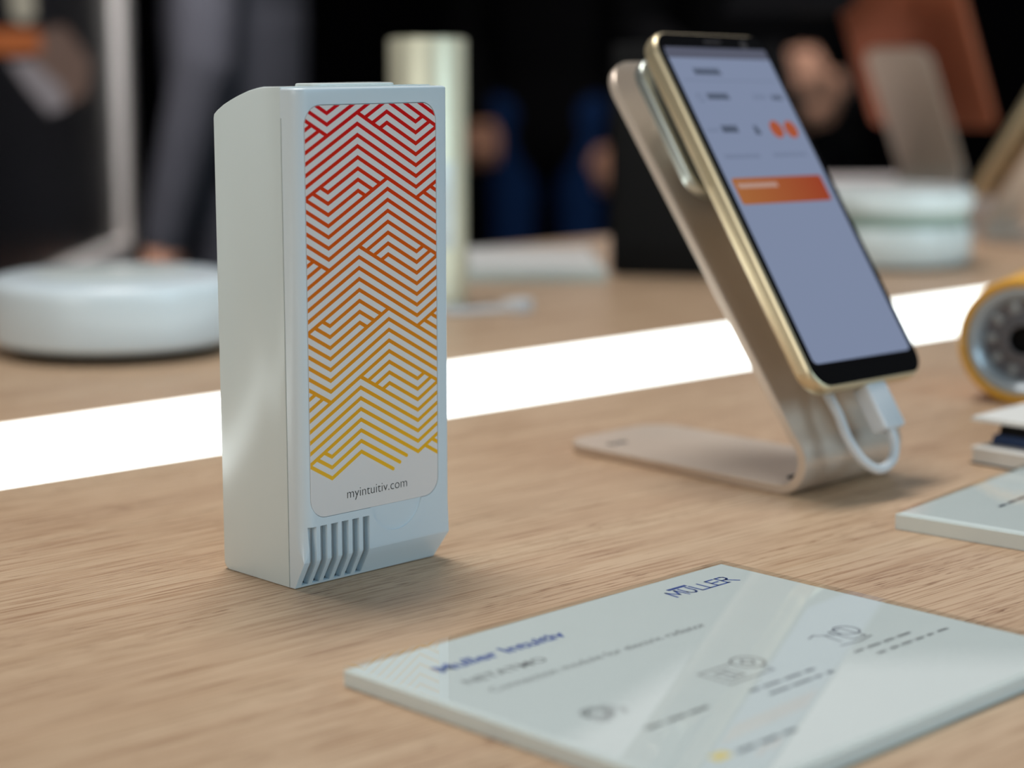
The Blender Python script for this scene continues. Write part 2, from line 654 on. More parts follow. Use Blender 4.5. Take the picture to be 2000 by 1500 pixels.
hs = loft('housing', [hring(0, 0.45), hring(0.15, 0.15), hring(0.5, 0), hring(WID - .5, 0), hring(WID - .15, .15), hring(WID, .45)])
link('housing', hs, M['white'], mod)
box('seam_light_stop', (1.6, WID - 1.6, 0.2, 1.2, 1.0, 137), M['dark'], mod)  # dark core added behind the seam to stop light leaking through
link('top_ridge', slab('top_ridge', rrect(22, 53, 13, 24, 3), 136.0, 140.0, 0.5), M['white'], mod)

# label plate with printed pattern and web address
lab = xz_prism('label_plate', rrect(LX0, LX1, LZ0, LZ1, 5.3), VF + 0.18, VF + 0.8)
smooth(lab, 30)
labo = link('label_plate', lab, M['label'], mod)
labo['label'] = 'glossy label with orange zigzag print'

CU, CW, ZU, Z0 = 21.45, 10.77, 3.073, 132.43     # apex column, column pitch, stripe pitch, level of stripe 0
segs, caps = [], []


def ln(x0, y0, x1, y1):
    segs.append((x0, y0, x1, y1))


def add_period(P, last=False):
    k0 = P
    # stripes that peak in column 1
    for k in range(0, 5):
        ln(-1, k0 + k + 4, 1, k0 + k)
        ln(1, k0 + k, 3, k0 + k + 4)
        ln(3, k0 + k + 4, 4, k0 + k + 2)
    # left ends hooked under the fifth stripe
    for j, k in enumerate((5, 6, 7)):
        hx = 0.25 * (j + 1)
        ln(0, k0 + k + 2, 1, k0 + k)
        ln(-hx, k0 + k + 2 - 2 * hx, 0, k0 + k + 2)
        ln(4 - hx, k0 + k + 2 - 2 * hx, 4, k0 + k + 2)
        if not last:
            ex = 1.75 - 0.25 * j
            ln(1, k0 + k, ex, k0 + k + 2 * (ex - 1))
        else:
            ex = 2.58 - 0.24 * j
            ln(1, k0 + k, ex, k0 + k + 2 * (ex - 1))
            caps.append((ex, k0 + k + 2 * (ex - 1)))
    if last:
        return
    # stripes that peak in column 2
    for m_ in range(6, 11):
        ln(-1, k0 + m_ + 2, 0, k0 + m_ + 4)
        ln(0, k0 + m_ + 4, 2, k0 + m_)
        ln(2, k0 + m_, 4, k0 + m_ + 4)


def add_upper(P):
    """hooks between the stripes above level P"""
    for j, m_ in enumerate((-1, 0, 1)):
        sx = 1.25 + 0.25 * j
        ln(sx, P + 2 * sx - 2, 2, P + m_)
        ln(2, P + m_, 3, P + m_ + 2)
        ex = 3.25 + 0.25 * j
        ln(3, P + m_ + 2, ex, P + m_ + 2 - 2 * (ex - 3))
        k = -3 + j
        hx = -0.75 + 0.25 * j
        ln(-1, P + k + 4, hx, P + k + 2 * (1 - hx))


for P in (0, 12, 24):
    add_period(P, last=(P == 24))
    add_upper(P)
for m_ in (-4, -3, -2):
    ln(-1, m_ + 2, 0, m_ + 4)
    ln(0, m_ + 4, 2, m_)
    ln(2, m_, 4, m_ + 4)


def clip(poly, outline):
    """convex clip (Sutherland-Hodgman), outline counter-clockwise"""
    out = poly
    for i in range(len(outline)):
        a, b = outline[i], outline[(i + 1) % len(outline)]
        ex, ey = b[0] - a[0], b[1] - a[1]
        if abs(ex) + abs(ey) < 1e-9:
            continue
        res = []
        for j in range(len(out)):
            p, q = out[j], out[(j + 1) % len(out)]
            sp = ex * (p[1] - a[1]) - ey * (p[0] - a[0])
            sq = ex * (q[1] - a[1]) - ey * (q[0] - a[0])
            if sp >= 0:
                res.append(p)
            if (sp >= 0) != (sq >= 0):
                t = sp / (sp - sq)
                res.append((p[0] + (q[0] - p[0]) * t, p[1] + (q[1] - p[1]) * t))
        out = res
        if len(out) < 3:
            return []
    return out


olab = rrect(LX0 + 0.05, LX1 - 0.05, LZ0 + 0.05, LZ1 - 0.05, 5.25)
pv, pf = [], []
TH = 0.2


def emit_poly(poly, lift=0.0):
    poly = clip(poly, olab)
    if len(poly) >= 3:
        i = len(pv)
        pv.extend([(x * MM, (VF + 0.165 - lift) * MM, z * MM) for x, z in poly])
        pf.append(tuple(range(i, i + len(poly))))


pieces = {}
for x0, y0, x1, y1 in segs:
    if x0 > x1:
        x0, y0, x1, y1 = x1, y1, x0, y0
    sl_ = 2 if y1 > y0 else -2
    key = (sl_, round(y0 - sl_ * x0, 3))          # stripes on one straight line are merged
    pieces.setdefault(key, []).append((x0, x1))
merged = []
for (sl_, c0), spans in pieces.items():
    spans.sort()
    cur = list(spans[0])
    for a, b in spans[1:]:
        if a <= cur[1] + 1e-6:
            cur[1] = max(cur[1], b)
        else:
            merged.append((sl_, c0, *cur))
            cur = [a, b]
    merged.append((sl_, c0, *cur))
for sl_, c0, x0, x1 in merged:
    y0, y1 = c0 + sl_ * x0, c0 + sl_ * x1
    lift = 0.0 if sl_ > 0 else 0.012
    c = lambda X, Y: (CU + (X - 1) * CW, Z0 - Y * ZU)
    q = [c(x0, y0 + TH), c(x1, y1 + TH), c(x1, y1 - TH), c(x0, y0 - TH)]
    emit_poly(q, lift)
for X, Y in caps:
    cx, cz = CU + (X - 1) * CW, Z0 - Y * ZU
    emit_poly(circ(cx, cz, TH * ZU * 0.866, 20)[:-1], 0.02)
pm = bpy.data.meshes.new('zigzag_print')
pm.from_pydata(pv, [], pf)
zo = link('zigzag_print', pm, M['pattern'], labo)
zo['label'] = 'red to yellow zigzag stripes'
tm = text_mesh('web_address', 'myintuitiv.com', 22.5 * MM, 2.75 * MM, bold=-0.012)
to = link('web_address', tm, M['ink_black'], labo)
to.location = (16.0 * MM, (VF + 0.14) * MM, 24.4 * MM)
to.rotation_euler = (R(90), 0, 0)

# =====================================================================
# acrylic information plates
# =====================================================================


PLATE_TH = [5.0]


def print_part(name, me, m, parent, x, y):
    z = PLATE_TH[0] - 1.03
    o = link(name, me, m, parent)
    o.location = (x * MM, y * MM, z * MM)
    return o


def word_lines(name, x, y, n_words, seed, h=1.1):
    rnd = random.Random(seed)
    sg = []
    cx = x
    for _ in range(n_words):
        w = rnd.uniform(3.2, 7.5)
        k = int(w / 0.9)
        for i in range(k):
            xx = cx + i * 0.9
            sg.append(circ(xx + 0.35, y + h / 2, 0.36, 6))
        cx += w + 1.2
    return sg


def acrylic_plate(name, label, L, D, th, loc, rz):
    t = thing(name, label, 'sign plate', loc, rz)
    # milky block, printed card let in just under a clear polished cover
    g = from_bm(box_bm(0, L, -D, 0, 0.0, th - 1.15, bev=0.15, seg=1), 'acrylic_block', 30)
    link('acrylic_block', g, M['acrylic'], t)
    cd_ = box('printed_card', (0.9, L - 0.9, -D + 0.9, -0.9, th - 1.14, th - 1.06), M['card'], t)
    g = from_bm(box_bm(0.02, L - 0.02, -D + 0.02, -0.02, th - 1.148, th, bev=0.25, seg=1), 'clear_cover', 30)
    link('clear_cover', g, M['clear'], t)
    PLATE_TH[0] = th
    return t, cd_


PX, PY = -44.5, -76.5
plate, card = acrylic_plate('information_plate', 'large clear acrylic plate over a white printed card in front of the zigzag module', 140.5, 116, 5.0, (PX * MM, PY * MM, 0), 0)
ox, oy = -PX, -PY
print_part('headline', text_mesh('headline', 'Muller Intuitiv', 43 * MM, 4.7 * MM, bold=0.026), M['ink_blue'], card, -29 + ox, -94.6 + oy)
print_part('subtitle', text_mesh('subtitle', 'NETATMO', 26.5 * MM, 3.4 * MM, bold=0.01), M['ink_grey'], card, -30.5 + ox, -105.4 + oy)
print_part('description', text_mesh('description', 'Connection module for electric radiator', 76 * MM, 3.1 * MM), M['ink_grey'], card, -30.2 + ox, -113.6 + oy)
# maker's logo: joined capitals with a bar over the second letter
lg = [[(0, 0), (0.6, 5), (2.4, 1.2), (4.2, 5), (4.8, 0)],
      [(5.9, 5), (5.9, 1.6), (6.4, .5), (7.4, 0), (8.4, .5), (8.9, 1.6), (8.9, 5)],
      [(3.2, 6.6), (10.4, 6.6)], [(3.2, 6.0), (10.4, 6.0)],
      [(10.4, 5), (10.4, 0), (22.0, 0)], [(13.8, 5), (13.8, 0)],
      [(20.4, 5), (17.2, 5), (17.2, 0)], [(17.2, 2.6), (20.0, 2.6)],
      [(21.4, 0), (21.4, 5), (23.6, 5), (24.4, 4.4), (24.4, 3.2), (23.6, 2.5), (21.4, 2.5)], [(22.8, 2.5), (25.4, -0.6)]]
print_part('maker_logo', strokes('maker_logo', lg, 0.75), M['ink_blue'], card, 60.2 + ox, -91.0 + oy)
# three line icons with their captions
ic1 = [[(0, 1), (0, 11), (12, 11)], [(0, 1), (16, 1), (16, 5)], [(3, 3.5), (3, 8.5), (8, 8.5), (8, 3.5), (3, 3.5)], [(5.5, 3.5), (5.5, 8.5)],
       circ(16, 9, 4.2), [(14, 9), (16, 11), (18, 9), (16, 7), (14, 9)]]
print_part('house_icon', strokes('house_icon', ic1, 0.55), M['ink_grey'], card, 13 + ox, -149 + oy)
ic2 = [[(0, 10), (3, 11), (5, 9), (4, 3)], [(5, 9), (9, 7)], [(8, 2), (8, 10), (13, 10), (13, 2), (8, 2)], circ(13, 8, 3.4), [(1, 1), (8, 0), (14, 1)]]
print_part('radiator_icon', strokes('radiator_icon', ic2, 0.55), M['ink_grey'], card, 54.6 + ox, -149 + oy)
ic3 = [circ(4, 6, 3.6), circ(4, 6, 2.4), [(8.5, 9), (10.5, 4), (9, 2)], [(0, 2), (3, 1)]]
print_part('sensor_icon', strokes('sensor_icon', ic3, 0.6), M['ink_grey'], card, -28 + ox, -146 + oy)
print_part('caption', strokes('caption', word_lines('c', 0, 0, 4, 1) + word_lines('c', 2, -4.2, 4, 2), 0.42), M['ink_light'], card, 12 + ox, -155 + oy)
print_part('caption', strokes('caption', word_lines('c', 0, 0, 4, 3) + word_lines('c', 3, -4.6, 6, 4), 0.36), M['ink_light'], card, 54 + ox, -154 + oy)
print_part('caption', strokes('caption', word_lines('c', 0, 0, 3, 5), 0.5), M['ink_light'], card, -24 + ox, -155 + oy)
print_part('yellow_mark', strokes('yellow_mark', [[(0, 1.5), (3, 1.5)]], 3.0), M['ink_yellow'], card, -27 + ox, -178 + oy)
print_part('small_print', strokes('small_print', word_lines('c', 0, 0, 3, 6), 0.55), M['ink_grey'], card, -21 + ox, -178 + oy)

plate2, card2 = acrylic_plate('information_plate', 'small clear acrylic plate with a greenish edge in front of the phone stand', 92, 112, 6.0, (0.1795, -0.0785, 0), R(6))
print_part('headline', strokes('headline', word_lines('c', 0, 0, 4, 11, 2.0), 0.7), M['ink_blue'], card2, 30, -22)
print_part('subtitle', strokes('subtitle', word_lines('c', 0, 0, 4, 12) + word_lines('c', 0, -5, 5, 13), 0.4), M['ink_grey'], card2, 28, -32)

# =====================================================================
# phone stand, phone, charging cable
# =====================================================================
TILT = R(33.26)


def make_stand(name, label, loc, rz, group, width=56.0, full=True, Lp=153.0):
    """bent aluminium plate; local x across, origin at the middle of the front bend on the table"""
    t = thing(name, label, 'phone stand', loc, rz, group)
    th = 3.6
    cl = []                                     # centre line (y, z, width factor position)
    back = 110.0
    Rb = 10.0
    yc, zc = 6.5, th / 2 + Rb
    n = 26
    for i in range(n + 1):
        cl.append((back - (back - yc) * i / n, th / 2))
    a_end = TILT + R(2.6)
    for i in range(1, 15):
        a = (math.pi / 2 + math.pi / 2 - a_end) * i / 14
        cl.append((yc - Rb * math.sin(a), zc - Rb * math.cos(a)))
    dy, dz = math.sin(a_end), math.cos(a_end)
    y0, z0 = cl[-1]
    for i in range(1, 37):
        s = Lp * i / 36
        cl.append((y0 + dy * s, z0 + dz * s))
    # arc lengths from both ends give the rounded corners
    acc = [0.0]
    for a, b in zip(cl, cl[1:]):
        acc.append(acc[-1] + math.hypot(b[0] - a[0], b[1] - a[1]))
    tot = acc[-1]
    # denser sampling near the ends
    extra = [0.15, 0.6, 1.4, 2.6, 4.2, 6.2, 8.6, 11.4]
    pos = sorted(set(acc + extra + [tot - e for e in extra]))

    def at(s):
        for i in range(len(acc) - 1):
            if acc[i + 1] >= s - 1e-9:
                f = (s - acc[i]) / max(1e-9, acc[i + 1] - acc[i])
                f = min(max(f, 0), 1)
                return (cl[i][0] + (cl[i + 1][0] - cl[i][0]) * f, cl[i][1] + (cl[i + 1][1] - cl[i][1]) * f)
        return cl[-1]
    rings = []
    rc = 13.0
    for s in pos:
        e = min(s, tot - s)
        hw = width / 2
        if e < rc:
            hw -= rc - math.sqrt(max(0, rc * rc - (rc - e) ** 2))
        p = at(s)
        q0, q1 = at(max(0, s - .5)), at(min(tot, s + .5))
        tx, tz = q1[0] - q0[0], q1[1] - q0[1]
        l = math.hypot(tx, tz)
        nx, nz = -tz / l, tx / l
        b = 0.5
        h = th / 2
        rings.append([(x, p[0] + nx * o_, p[1] + nz * o_) for x, o_ in
                      ((-hw, -h + b), (-hw + b, -h), (hw - b, -h), (hw, -h + b), (hw, h - b), (hw - b, h), (-hw + b, h), (-hw, h - b))])
    link('bent_plate', loft('bent_plate', rings, sm=25), M['alu'], t)
    if full:
        # magnet pad and short neck carrying the phone
        off = {}
        cen = (0, 25.5 + 0, 96.7)        # middle of the phone's front in local y, z

        def pt(x, s, o_):
            return (x, cen[1] + s * math.sin(TILT) + o_ * math.cos(TILT), cen[2] + s * math.cos(TILT) - o_ * math.sin(TILT))
        outl = rrect(-28.5, 28.5, 12, 68, 9)
        rs = []
        for o_, ins in ((12.6, 1.0), (13.0, .3), (13.6, 0), (16.4, 0), (17.0, .3), (17.4, 1.0)):
            rs.append([pt(x * (1 - ins / 28), 40 + (s - 40) * (1 - ins / 28), o_) for x, s in outl])
        link('mount_pad', loft('mount_pad', rs), M['silver'], t)
        rs = []
        for o_ in (9.4, 12.8):
            rs.append([pt(x, s, o_) for x, s in rrect(-24, 24, 16, 64, 7)])
        link('grip_pad', loft('grip_pad', rs), M['black'], t)
        rs = []
        for o_ in (17.0, 24.2):
            rs.append([pt(16 * math.cos(2 * math.pi * k / 24), 40 + 16 * math.sin(2 * math.pi * k / 24), o_) for k in range(24)])
        link('neck', loft('neck', rs), M['silver'], t)
        link('cable_slot', slab('cable_slot', rrect(-19, -5, 3, 11, 3.5), th + 0.02, th + 0.25), M['black'], t)
        link('base_mark', strokes('base_mark', [circ(2, 0, 1.5, 10), [(5.4, -1.5), (5.4, 1.5)], circ(8, 0, 1.3, 10)], 1.2), M['ink_grey'], t).location = (-20 * MM, 92 * MM, (th + 0.06) * MM)
    return t


SX, SY = 0.2205, -0.028
stand = make_stand('phone_stand', 'bent champagne aluminium phone stand right of the zigzag module', (SX, SY, 0), 0, 'phone stands on the table')


def make_phone(name, label, group, W=66.4, L=140.3, T=7.9, face=True):
    """local: x width, y thickness (front at y = 0 facing -y), z height, origin at the middle of the front"""
    t = thing(name, label, 'phone', group=group)
    o = rrect(-W / 2, W / 2, -L / 2, L / 2, 8.6, 10)

    def ring(y, ins):
        return [(x * (1 - ins / (W / 2)), y, z * (1 - ins / (L / 2))) for x, z in o]
    rs = [ring(0.15, 1.3), ring(0.25, 0.9), ring(0.9, 0.3), ring(2.0, 0), ring(4.5, 0), ring(6.4, .5), ring(7.4, 1.5), ring(T, 3.2)]
    link('frame', loft('frame', rs, sm=50), M['gold'], t)
    g = loft('front_glass', [[(x, y, z) for x, z in rrect(-W / 2 + 1.15, W / 2 - 1.15, -L / 2 + 1.15, L / 2 - 1.15, 7.6, 8)] for y in (0.0, 0.4)])
    go = link('front_glass', g, M['black_glass'], t)
    go['label'] = 'black glass front'
    if not face:
        return t
    sc = link('screen', loft('screen', [[(x, y, z) for x, z in rrect(-29.2, 29.2, -60.8, 63.4, 2.2, 5)] for y in (-0.10, 0.05)]), M['screen_ui'], t)

    def ui(nm, outline, m, y=-0.14):
        i = [(x * MM, y * MM, z * MM) for x, z in outline]
        me = bpy.data.meshes.new(nm)
        me.from_pydata(i, [], [tuple(range(len(i)))])
        return link(nm, me, m, sc)
    ui('status_bar', rrect(-29.2, 29.2, 59.0, 63.4, 0.4, 2), M['ui_status'])
    ui('divider_line', rrect(-27, 27, 49.6, 50.0, 0.1, 1), M['ui_divider'])
    ui('action_button', rrect(-26.8, 25.8, 0.0, 10.4, 1.2, 4), M['ui_orange'])
    ui('round_button', circ(13.1, 29.6, 3.6, 24)[:-1], M['ui_dot'])
    ui('round_button', circ(21.8, 29.5, 3.6, 24)[:-1], M['ui_dot'])

    def dashes(nm, x0, x1, z, h, m, w=0.9):
        sg = []
        x = x0
        while x < x1:
            sg.append([(x, z - h / 2), (x, z + h / 2)])
            sg.append([(x, z + h / 2), (min(x + 1.0, x1), z - h / 2)])
            x += 1.35
        me = strokes(nm, sg, w)
        o_ = link(nm, me, m, sc)
        o_.rotation_euler = (R(90), 0, 0)
        o_.location = (0, -0.16 * MM, 0)
        return o_
    dashes('screen_text', -18.5, -4.0, 53.5, 2.4, M['ui_ink'], .7)
    dashes('screen_text', -17.6, -6.0, 43.3, 2.2, M['ui_ink'], .7)
    dashes('screen_text', -18.2, -10.0, 30.0, 2.4, M['ui_ink'], .8)
    dashes('screen_text', 0.2, 2.6, 29.4, 3.2, M['ui_ink'], .8)
    dashes('screen_text', 19.5, 25.5, 43.0, 2.0, M['ui_ink'], .5)
    dashes('screen_text', 8.5, 16.0, 43.2, 1.8, M['ui_divider'], .5)
    dashes('screen_text', -26.5, -20.5, 29.6, 1.4, M['ui_divider'], .4)
    dashes('screen_text', -24.0, -4.0, 19.0, 1.6, M['ui_divider'], .5)
    dashes('screen_text', 4.0, 24.0, 19.2, 1.6, M['ui_divider'], .5)
    dashes('screen_text', -24.2, -2.5, 7.4, 1.7, M['ui_white'], .6)
    dashes('screen_text', -20.0, -6.0, 3.8, 1.0, M['ui_orange'], .3)
    ic = link('screen_icon', strokes('screen_icon', [circ(0, 0, 1.7, 10), [(-1.4, 1.4), (1.4, -1.6)]], .5), M['ui_divider'], sc)
    ic.rotation_euler = (R(90), 0, 0)
    ic.location = (-22.3 * MM, -0.16 * MM, 42.6 * MM)
    link('earpiece', loft('earpiece', [[(x, y, z) for x, z in rrect(-5, 5, 65.6, 66.6, .4, 3)] for y in (-0.05, 0.05)]), M['lens'], t)
    link('front_camera', loft('front_camera', [[(x, y, z) for x, z in circ(18.0, 65.3, 1.9, 20)[:-1]] for y in (-0.05, 0.05)]), M['lens'], t)
    link('side_key', loft('side_key', [[(x, y, z) for y, z in rrect(3.2, 5.4, 10, 22, .9, 3)] for x in (-W / 2 - .35, -W / 2 + .4)]), M['gold'], t)
    return t


phone = make_phone('phone', 'gold smartphone with a lit app screen leaning on the nearest stand', 'phones on stands')
phone.location = (0.2205, -0.0025, 0.0967)
Rp = Matrix.Rotation(R(2.69), 3, 'Z') @ Matrix.Rotation(-TILT, 3, 'X') @ Matrix.Rotation(R(1.56), 3, 'Y')
phone.rotation_euler = Rp.to_euler()


def on_phone(x, s, off):
    """world point (mm) from phone coordinates: x across, s along, off behind the front"""
    p = Vector((220.5, -2.5, 96.7)) + Vector((x, off * math.cos(TILT) + s * math.sin(TILT), s * math.cos(TILT) - off * math.sin(TILT)))
    return p


cab = thing('charging_cable', 'white charging cable with a square plug hanging from the lit phone', 'cable', tuple(on_phone(0, -70, 4) * MM))
base = on_phone(0, -70, 4)


def loc_(x, s, off):
    return tuple(on_phone(x, s, off) - base)


rs = []
for s, ins in ((-69.9, .6), (-70.5, 0), (-86.0, 0), (-86.8, .7)):
    rs.append([loc_(1.6 + x * (1 - ins / 6), s, 4.6 + y * (1 - ins / 4)) for x, y in rrect(-5.9, 5.9, -3.4, 3.4, 1.2, 4)])
link('plug', loft('plug', rs), M['cable'], cab)
path = [loc_(1.6, -86, 4.6), loc_(2.2, -91, 5.6), loc_(-1.5, -96.5, 7.0), loc_(-9.5, -98.3, 8.0), loc_(-15.5, -93.5, 8.0), loc_(-16.8, -85, 8.5), loc_(-14.5, -76, 9.5), loc_(-11.5, -66, 12), loc_(-8, -52, 13)]
link('cord', tube('cord', catmull(path, 8), 1.75), M['cable'], cab)

# =====================================================================
# other things on the table
# =====================================================================
# white puck left of the module
pk = thing('round_hub', 'white round puck-shaped device on a dark foot left of the zigzag module', 'device', (0.2180, 0.4180, 0))
link('foot', lathe('foot', [(0, 0), (50, 0), (51, 3), (51, 5), (0, 5)]), M['black'], pk)
link('shell', lathe('shell', [(0, 4.5), (54, 4.5), (59, 5.5), (61.4, 8), (62, 12), (62, 31), (61.4, 34.5), (59.6, 36.8), (57, 37.8), (40, 38.3), (0, 38.3)], 96), M['white_gloss'], pk)
link('lid_disc', lathe('lid_disc', [(0, 38.2), (40, 38.2), (40, 39.0), (38.5, 39.4), (0, 39.4)], 64), M['white'], pk)
a = math.atan2(-RIGHT.y, -RIGHT.x) + R(28)
sl = box('side_slot', (-0.6, 0.6, -2.6, 2.6, 10, 29), M['valve_inner'], pk, bev=.4)
sl.location = (61.7 * MM * math.cos(a), 61.7 * MM * math.sin(a), 0)
sl.rotation_euler = (0, 0, a)

# gold cylinder behind the module
gc = thing('weather_station', 'tall pale gold metal cylinder standing behind the zigzag module', 'device', (0.438, 0.426, 0))
link('cylinder_shell', lathe('cylinder_shell', [(0, 4), (21.5, 4), (22.5, 5), (22.5, 154), (21.8, 155), (20, 155.2), (0, 155.2)], 64), M['gold_light'], gc)
link('foot_ring', lathe('foot_ring', [(0, 0), (20.5, 0), (20.5, 4.5), (0, 4.5)], 48), M['white'], gc)
link('top_disc', lathe('top_disc', [(0, 155.1), (19, 155.1), (19, 155.7), (0, 155.7)], 48), M['gold_light'], gc)
a = math.atan2(-FWD_H.y, -FWD_H.x) + R(30)
sl = box('light_slit', (-1.2, 0.25, -5.0, 5.0, 36, 86), M['white'], gc, bev=.2)
sl.location = (22.4 * MM * math.cos(a), 22.4 * MM * math.sin(a), 0)
sl.rotation_euler = (0, 0, a)
cb = thing('white_cable', 'short white cable curled at the foot of the gold cylinder', 'cable', (0.4335, 0.3905, 0))
link('cord', tube('cord', catmull([(26, -14, 2), (14, -9, 2.2), (4, -6, 2.2), (-6, -4, 2.2), (-14, 2, 2.2)], 6), 2.0), M['cable'], cb)
link('plug', slab('plug', rrect(20, 36, -20, -9, 2), 0, 7, .8), M['cable'], cb)

# pale plate far behind
p3 = place(1058, 1.275)
plate3 = thing('information_plate', 'pale acrylic plate lying far back between gold cylinder and black box', 'sign plate', (p3.x, p3.y, 0), math.atan2(RIGHT.y, RIGHT.x) + R(2))
link('acrylic_block', from_bm(box_bm(-50, 42, 0, 150, 0.1, 8, bev=.4, seg=1), 'acrylic_block'), mat('frosted_acrylic', lin(206, 216, 210), 0.25, noise=0.01), plate3)
link('printed_card', slab('printed_card', rrect(-47, 39, 4, 146, 1), 8.02, 8.2), M['paper'], plate3)

# black box behind the stand
bp_ = place(1300, 1.335)
bb = thing('black_box', 'black upright box standing behind the leaning phone stand', 'box', (bp_.x, bp_.y, 0), math.atan2(RIGHT.y, RIGHT.x) - R(12))
link('body', from_bm(box_bm(-35, 42, -26, 45, 2, 152, bev=2, seg=3), 'body'), M['black'], bb)
link('foot_plate', slab('foot_plate', rrect(-33, 40, -24, 43, 4), 0, 2.2), M['black'], bb)
link('front_grille', slab('front_grille', rrect(-30, 37, 20, 140, 5), 0, 0.8), M['black'], bb)
bb.children[-1].rotation_euler = (R(90), 0, 0)
bb.children[-1].location = (0, -26 * MM, 0)

# white puck with a groove, right of the phone
q2 = place(1722, 1.415)
pk2 = thing('round_device', 'white round base with a dark groove behind the lit phone', 'device', (q2.x, q2.y, 0))
link('lower_shell', lathe('lower_shell', [(0, 1.5), (52, 1.5), (57, 3), (59, 7), (59.3, 26), (58, 29), (0, 29)], 72), M['white'], pk2)
link('groove', lathe('groove', [(0, 28.8), (56, 28.8), (56, 39.2), (0, 39.2)], 64), mat('sage_grey_band', lin(140, 160, 148), 0.5), pk2)
link('upper_shell', lathe('upper_shell', [(0, 39), (58.5, 39), (59.3, 41), (59.3, 50), (57.5, 53), (54, 54), (0, 54.3)], 72), M['white'], pk2)
link('foot', lathe('foot', [(0, 0), (50, 0), (50, 1.7), (0, 1.7)], 48), M['black'], pk2)

# plinth with the copper tablet seen from behind
q3 = place(1780, 1.63)
pl = thing('plinth', 'low white plinth carrying the copper tablet', 'plinth', (q3.x, q3.y, 0), math.atan2(RIGHT.y, RIGHT.x) + R(3))
link('block', from_bm(box_bm(-120, 62, 0, 240, 0, 32, bev=1, seg=2), 'block'), M['plinth'], pl)
link('top_sheet', slab('top_sheet', rrect(-118, 60, 2, 238, 2), 32, 33.5, .3), M['plinth'], pl)

# its stand: same bent plate, turned away from us
q4 = place(1800, 1.745)
rot4 = math.atan2(RIGHT.y, RIGHT.x) + R(180 - 38)
stand2 = make_stand('phone_stand', 'grey bent stand holding the copper tablet on the white plinth', (q4.x, q4.y, 33.6 * MM), rot4, 'phone stands on the table', width=60, full=False, Lp=118.0)
tb = thing('tablet', 'copper tablet seen from behind on a grey stand', 'tablet', group=None)
tw, tl = 118, 200
o = rrect(-tw / 2, tw / 2, -tl / 2, tl / 2, 9, 8)


def tring(y, ins):
    return [(x * (1 - ins / (tw / 2)), y, z * (1 - ins / (tl / 2))) for x, z in o]


link('back_shell', loft('back_shell', [tring(0.6, .3), tring(2, 0), tring(5, .3), tring(6.6, 1.4), tring(7.2, 3)], sm=50), M['copper'], tb)
link('front_glass', loft('front_glass', [[(x * .985, y, z * .99) for x, z in o] for y in (0, 0.7)]), M['black_glass'], tb)
link('camera_lens', lathe('camera_lens', [(0, 0), (4, 0), (4, 1), (0, 1)], 24), M['lens'], tb)
tb.children[-1].location = (tw / 2 * MM - .014, 7.0 * MM, tl / 2 * MM - .014)
tb.children[-1].rotation_euler = (R(-90), 0, 0)
M4 = Matrix.Translation(Vector((q4.x, q4.y, 33.6 * MM))) @ Matrix.Rotation(rot4, 4, 'Z')
c4 = M4 @ Vector((0, (25.5 + 0) * MM + .025, 0.1215))
tb.location = c4
tb.rotation_euler = (M4.to_3x3() @ Matrix.Rotation(-TILT - R(1.5), 3, 'X')).to_euler()
tb.location = M4 @ Vector((0.012, 0.0225, 0.1330))

# stand at the right edge, turned around, with a gold phone
q5 = place(1950, 1.60)
rot5 = R(180 - 4)
stand3 = make_stand('phone_stand', 'olive-grey bent stand with a gold phone at the right edge', (q5.x, q5.y, 0), rot5, 'phone stands on the table')
ph3 = make_phone('phone', 'gold phone seen from behind at the right edge', 'phones on stands', face=False)
M5 = Matrix.Translation(Vector((q5.x, q5.y, 0))) @ Matrix.Rotation(rot5, 4, 'Z')
ph3.location = M5 @ Vector((0, 0.0255, 0.0967))
ph3.rotation_euler = (M5.to_3x3() @ Matrix.Rotation(-TILT, 3, 'X')).to_euler()

# pile of leaflets with the amber valve on top
stx, sty = 0.2835, -0.0395
zz = 0.0
leaf = [('booklet', 'white booklet lowest in the pile under the amber ring device', 92, 96, 6.2, 'paper', 0, 0, -2),
        ('booklet', 'navy booklet in the pile under the amber ring device', 84, 92, 3.6, 'navy', 9, -3, 3),
        ('card_case', 'black flat case in the pile under the amber ring device', 84, 90, 5.0, 'black', 11, -5, -1),
        ('leaflet', 'pale leaflet on top of the pile under the amber ring device', 94, 96, 1.6, 'paper', 4, 3, 2)]
for nm, lb, lx, ly, h, mm_, dx, dy_, an in leaf:
    t = thing(nm, lb, 'booklet' if nm != 'card_case' else 'case', (stx + dx * MM, sty + dy_ * MM, zz * MM), R(an), 'pile of leaflets')
    if h > 4 and mm_ == 'paper':
        link('pages', from_bm(box_bm(0.6, lx - .6, -ly + .6, -0.6, .6, h - .6), 'pages'), M['paper'], t)
        box('cover_sheet', (0, lx, -ly, 0, h - .6, h), M['paper'], t)
        box('cover_sheet', (0, lx, -ly, 0, 0, .6), M['black'], t)
    else:
        box('sheet', (0, lx, -ly, 0, 0, h * .5), M[mm_], t, bev=.15, seg=1)
        box('sheet', (.4, lx - .3, -ly + .3, -.4, h * .5, h), M[mm_], t, bev=.15, seg=1)
    zz += h + 0.05

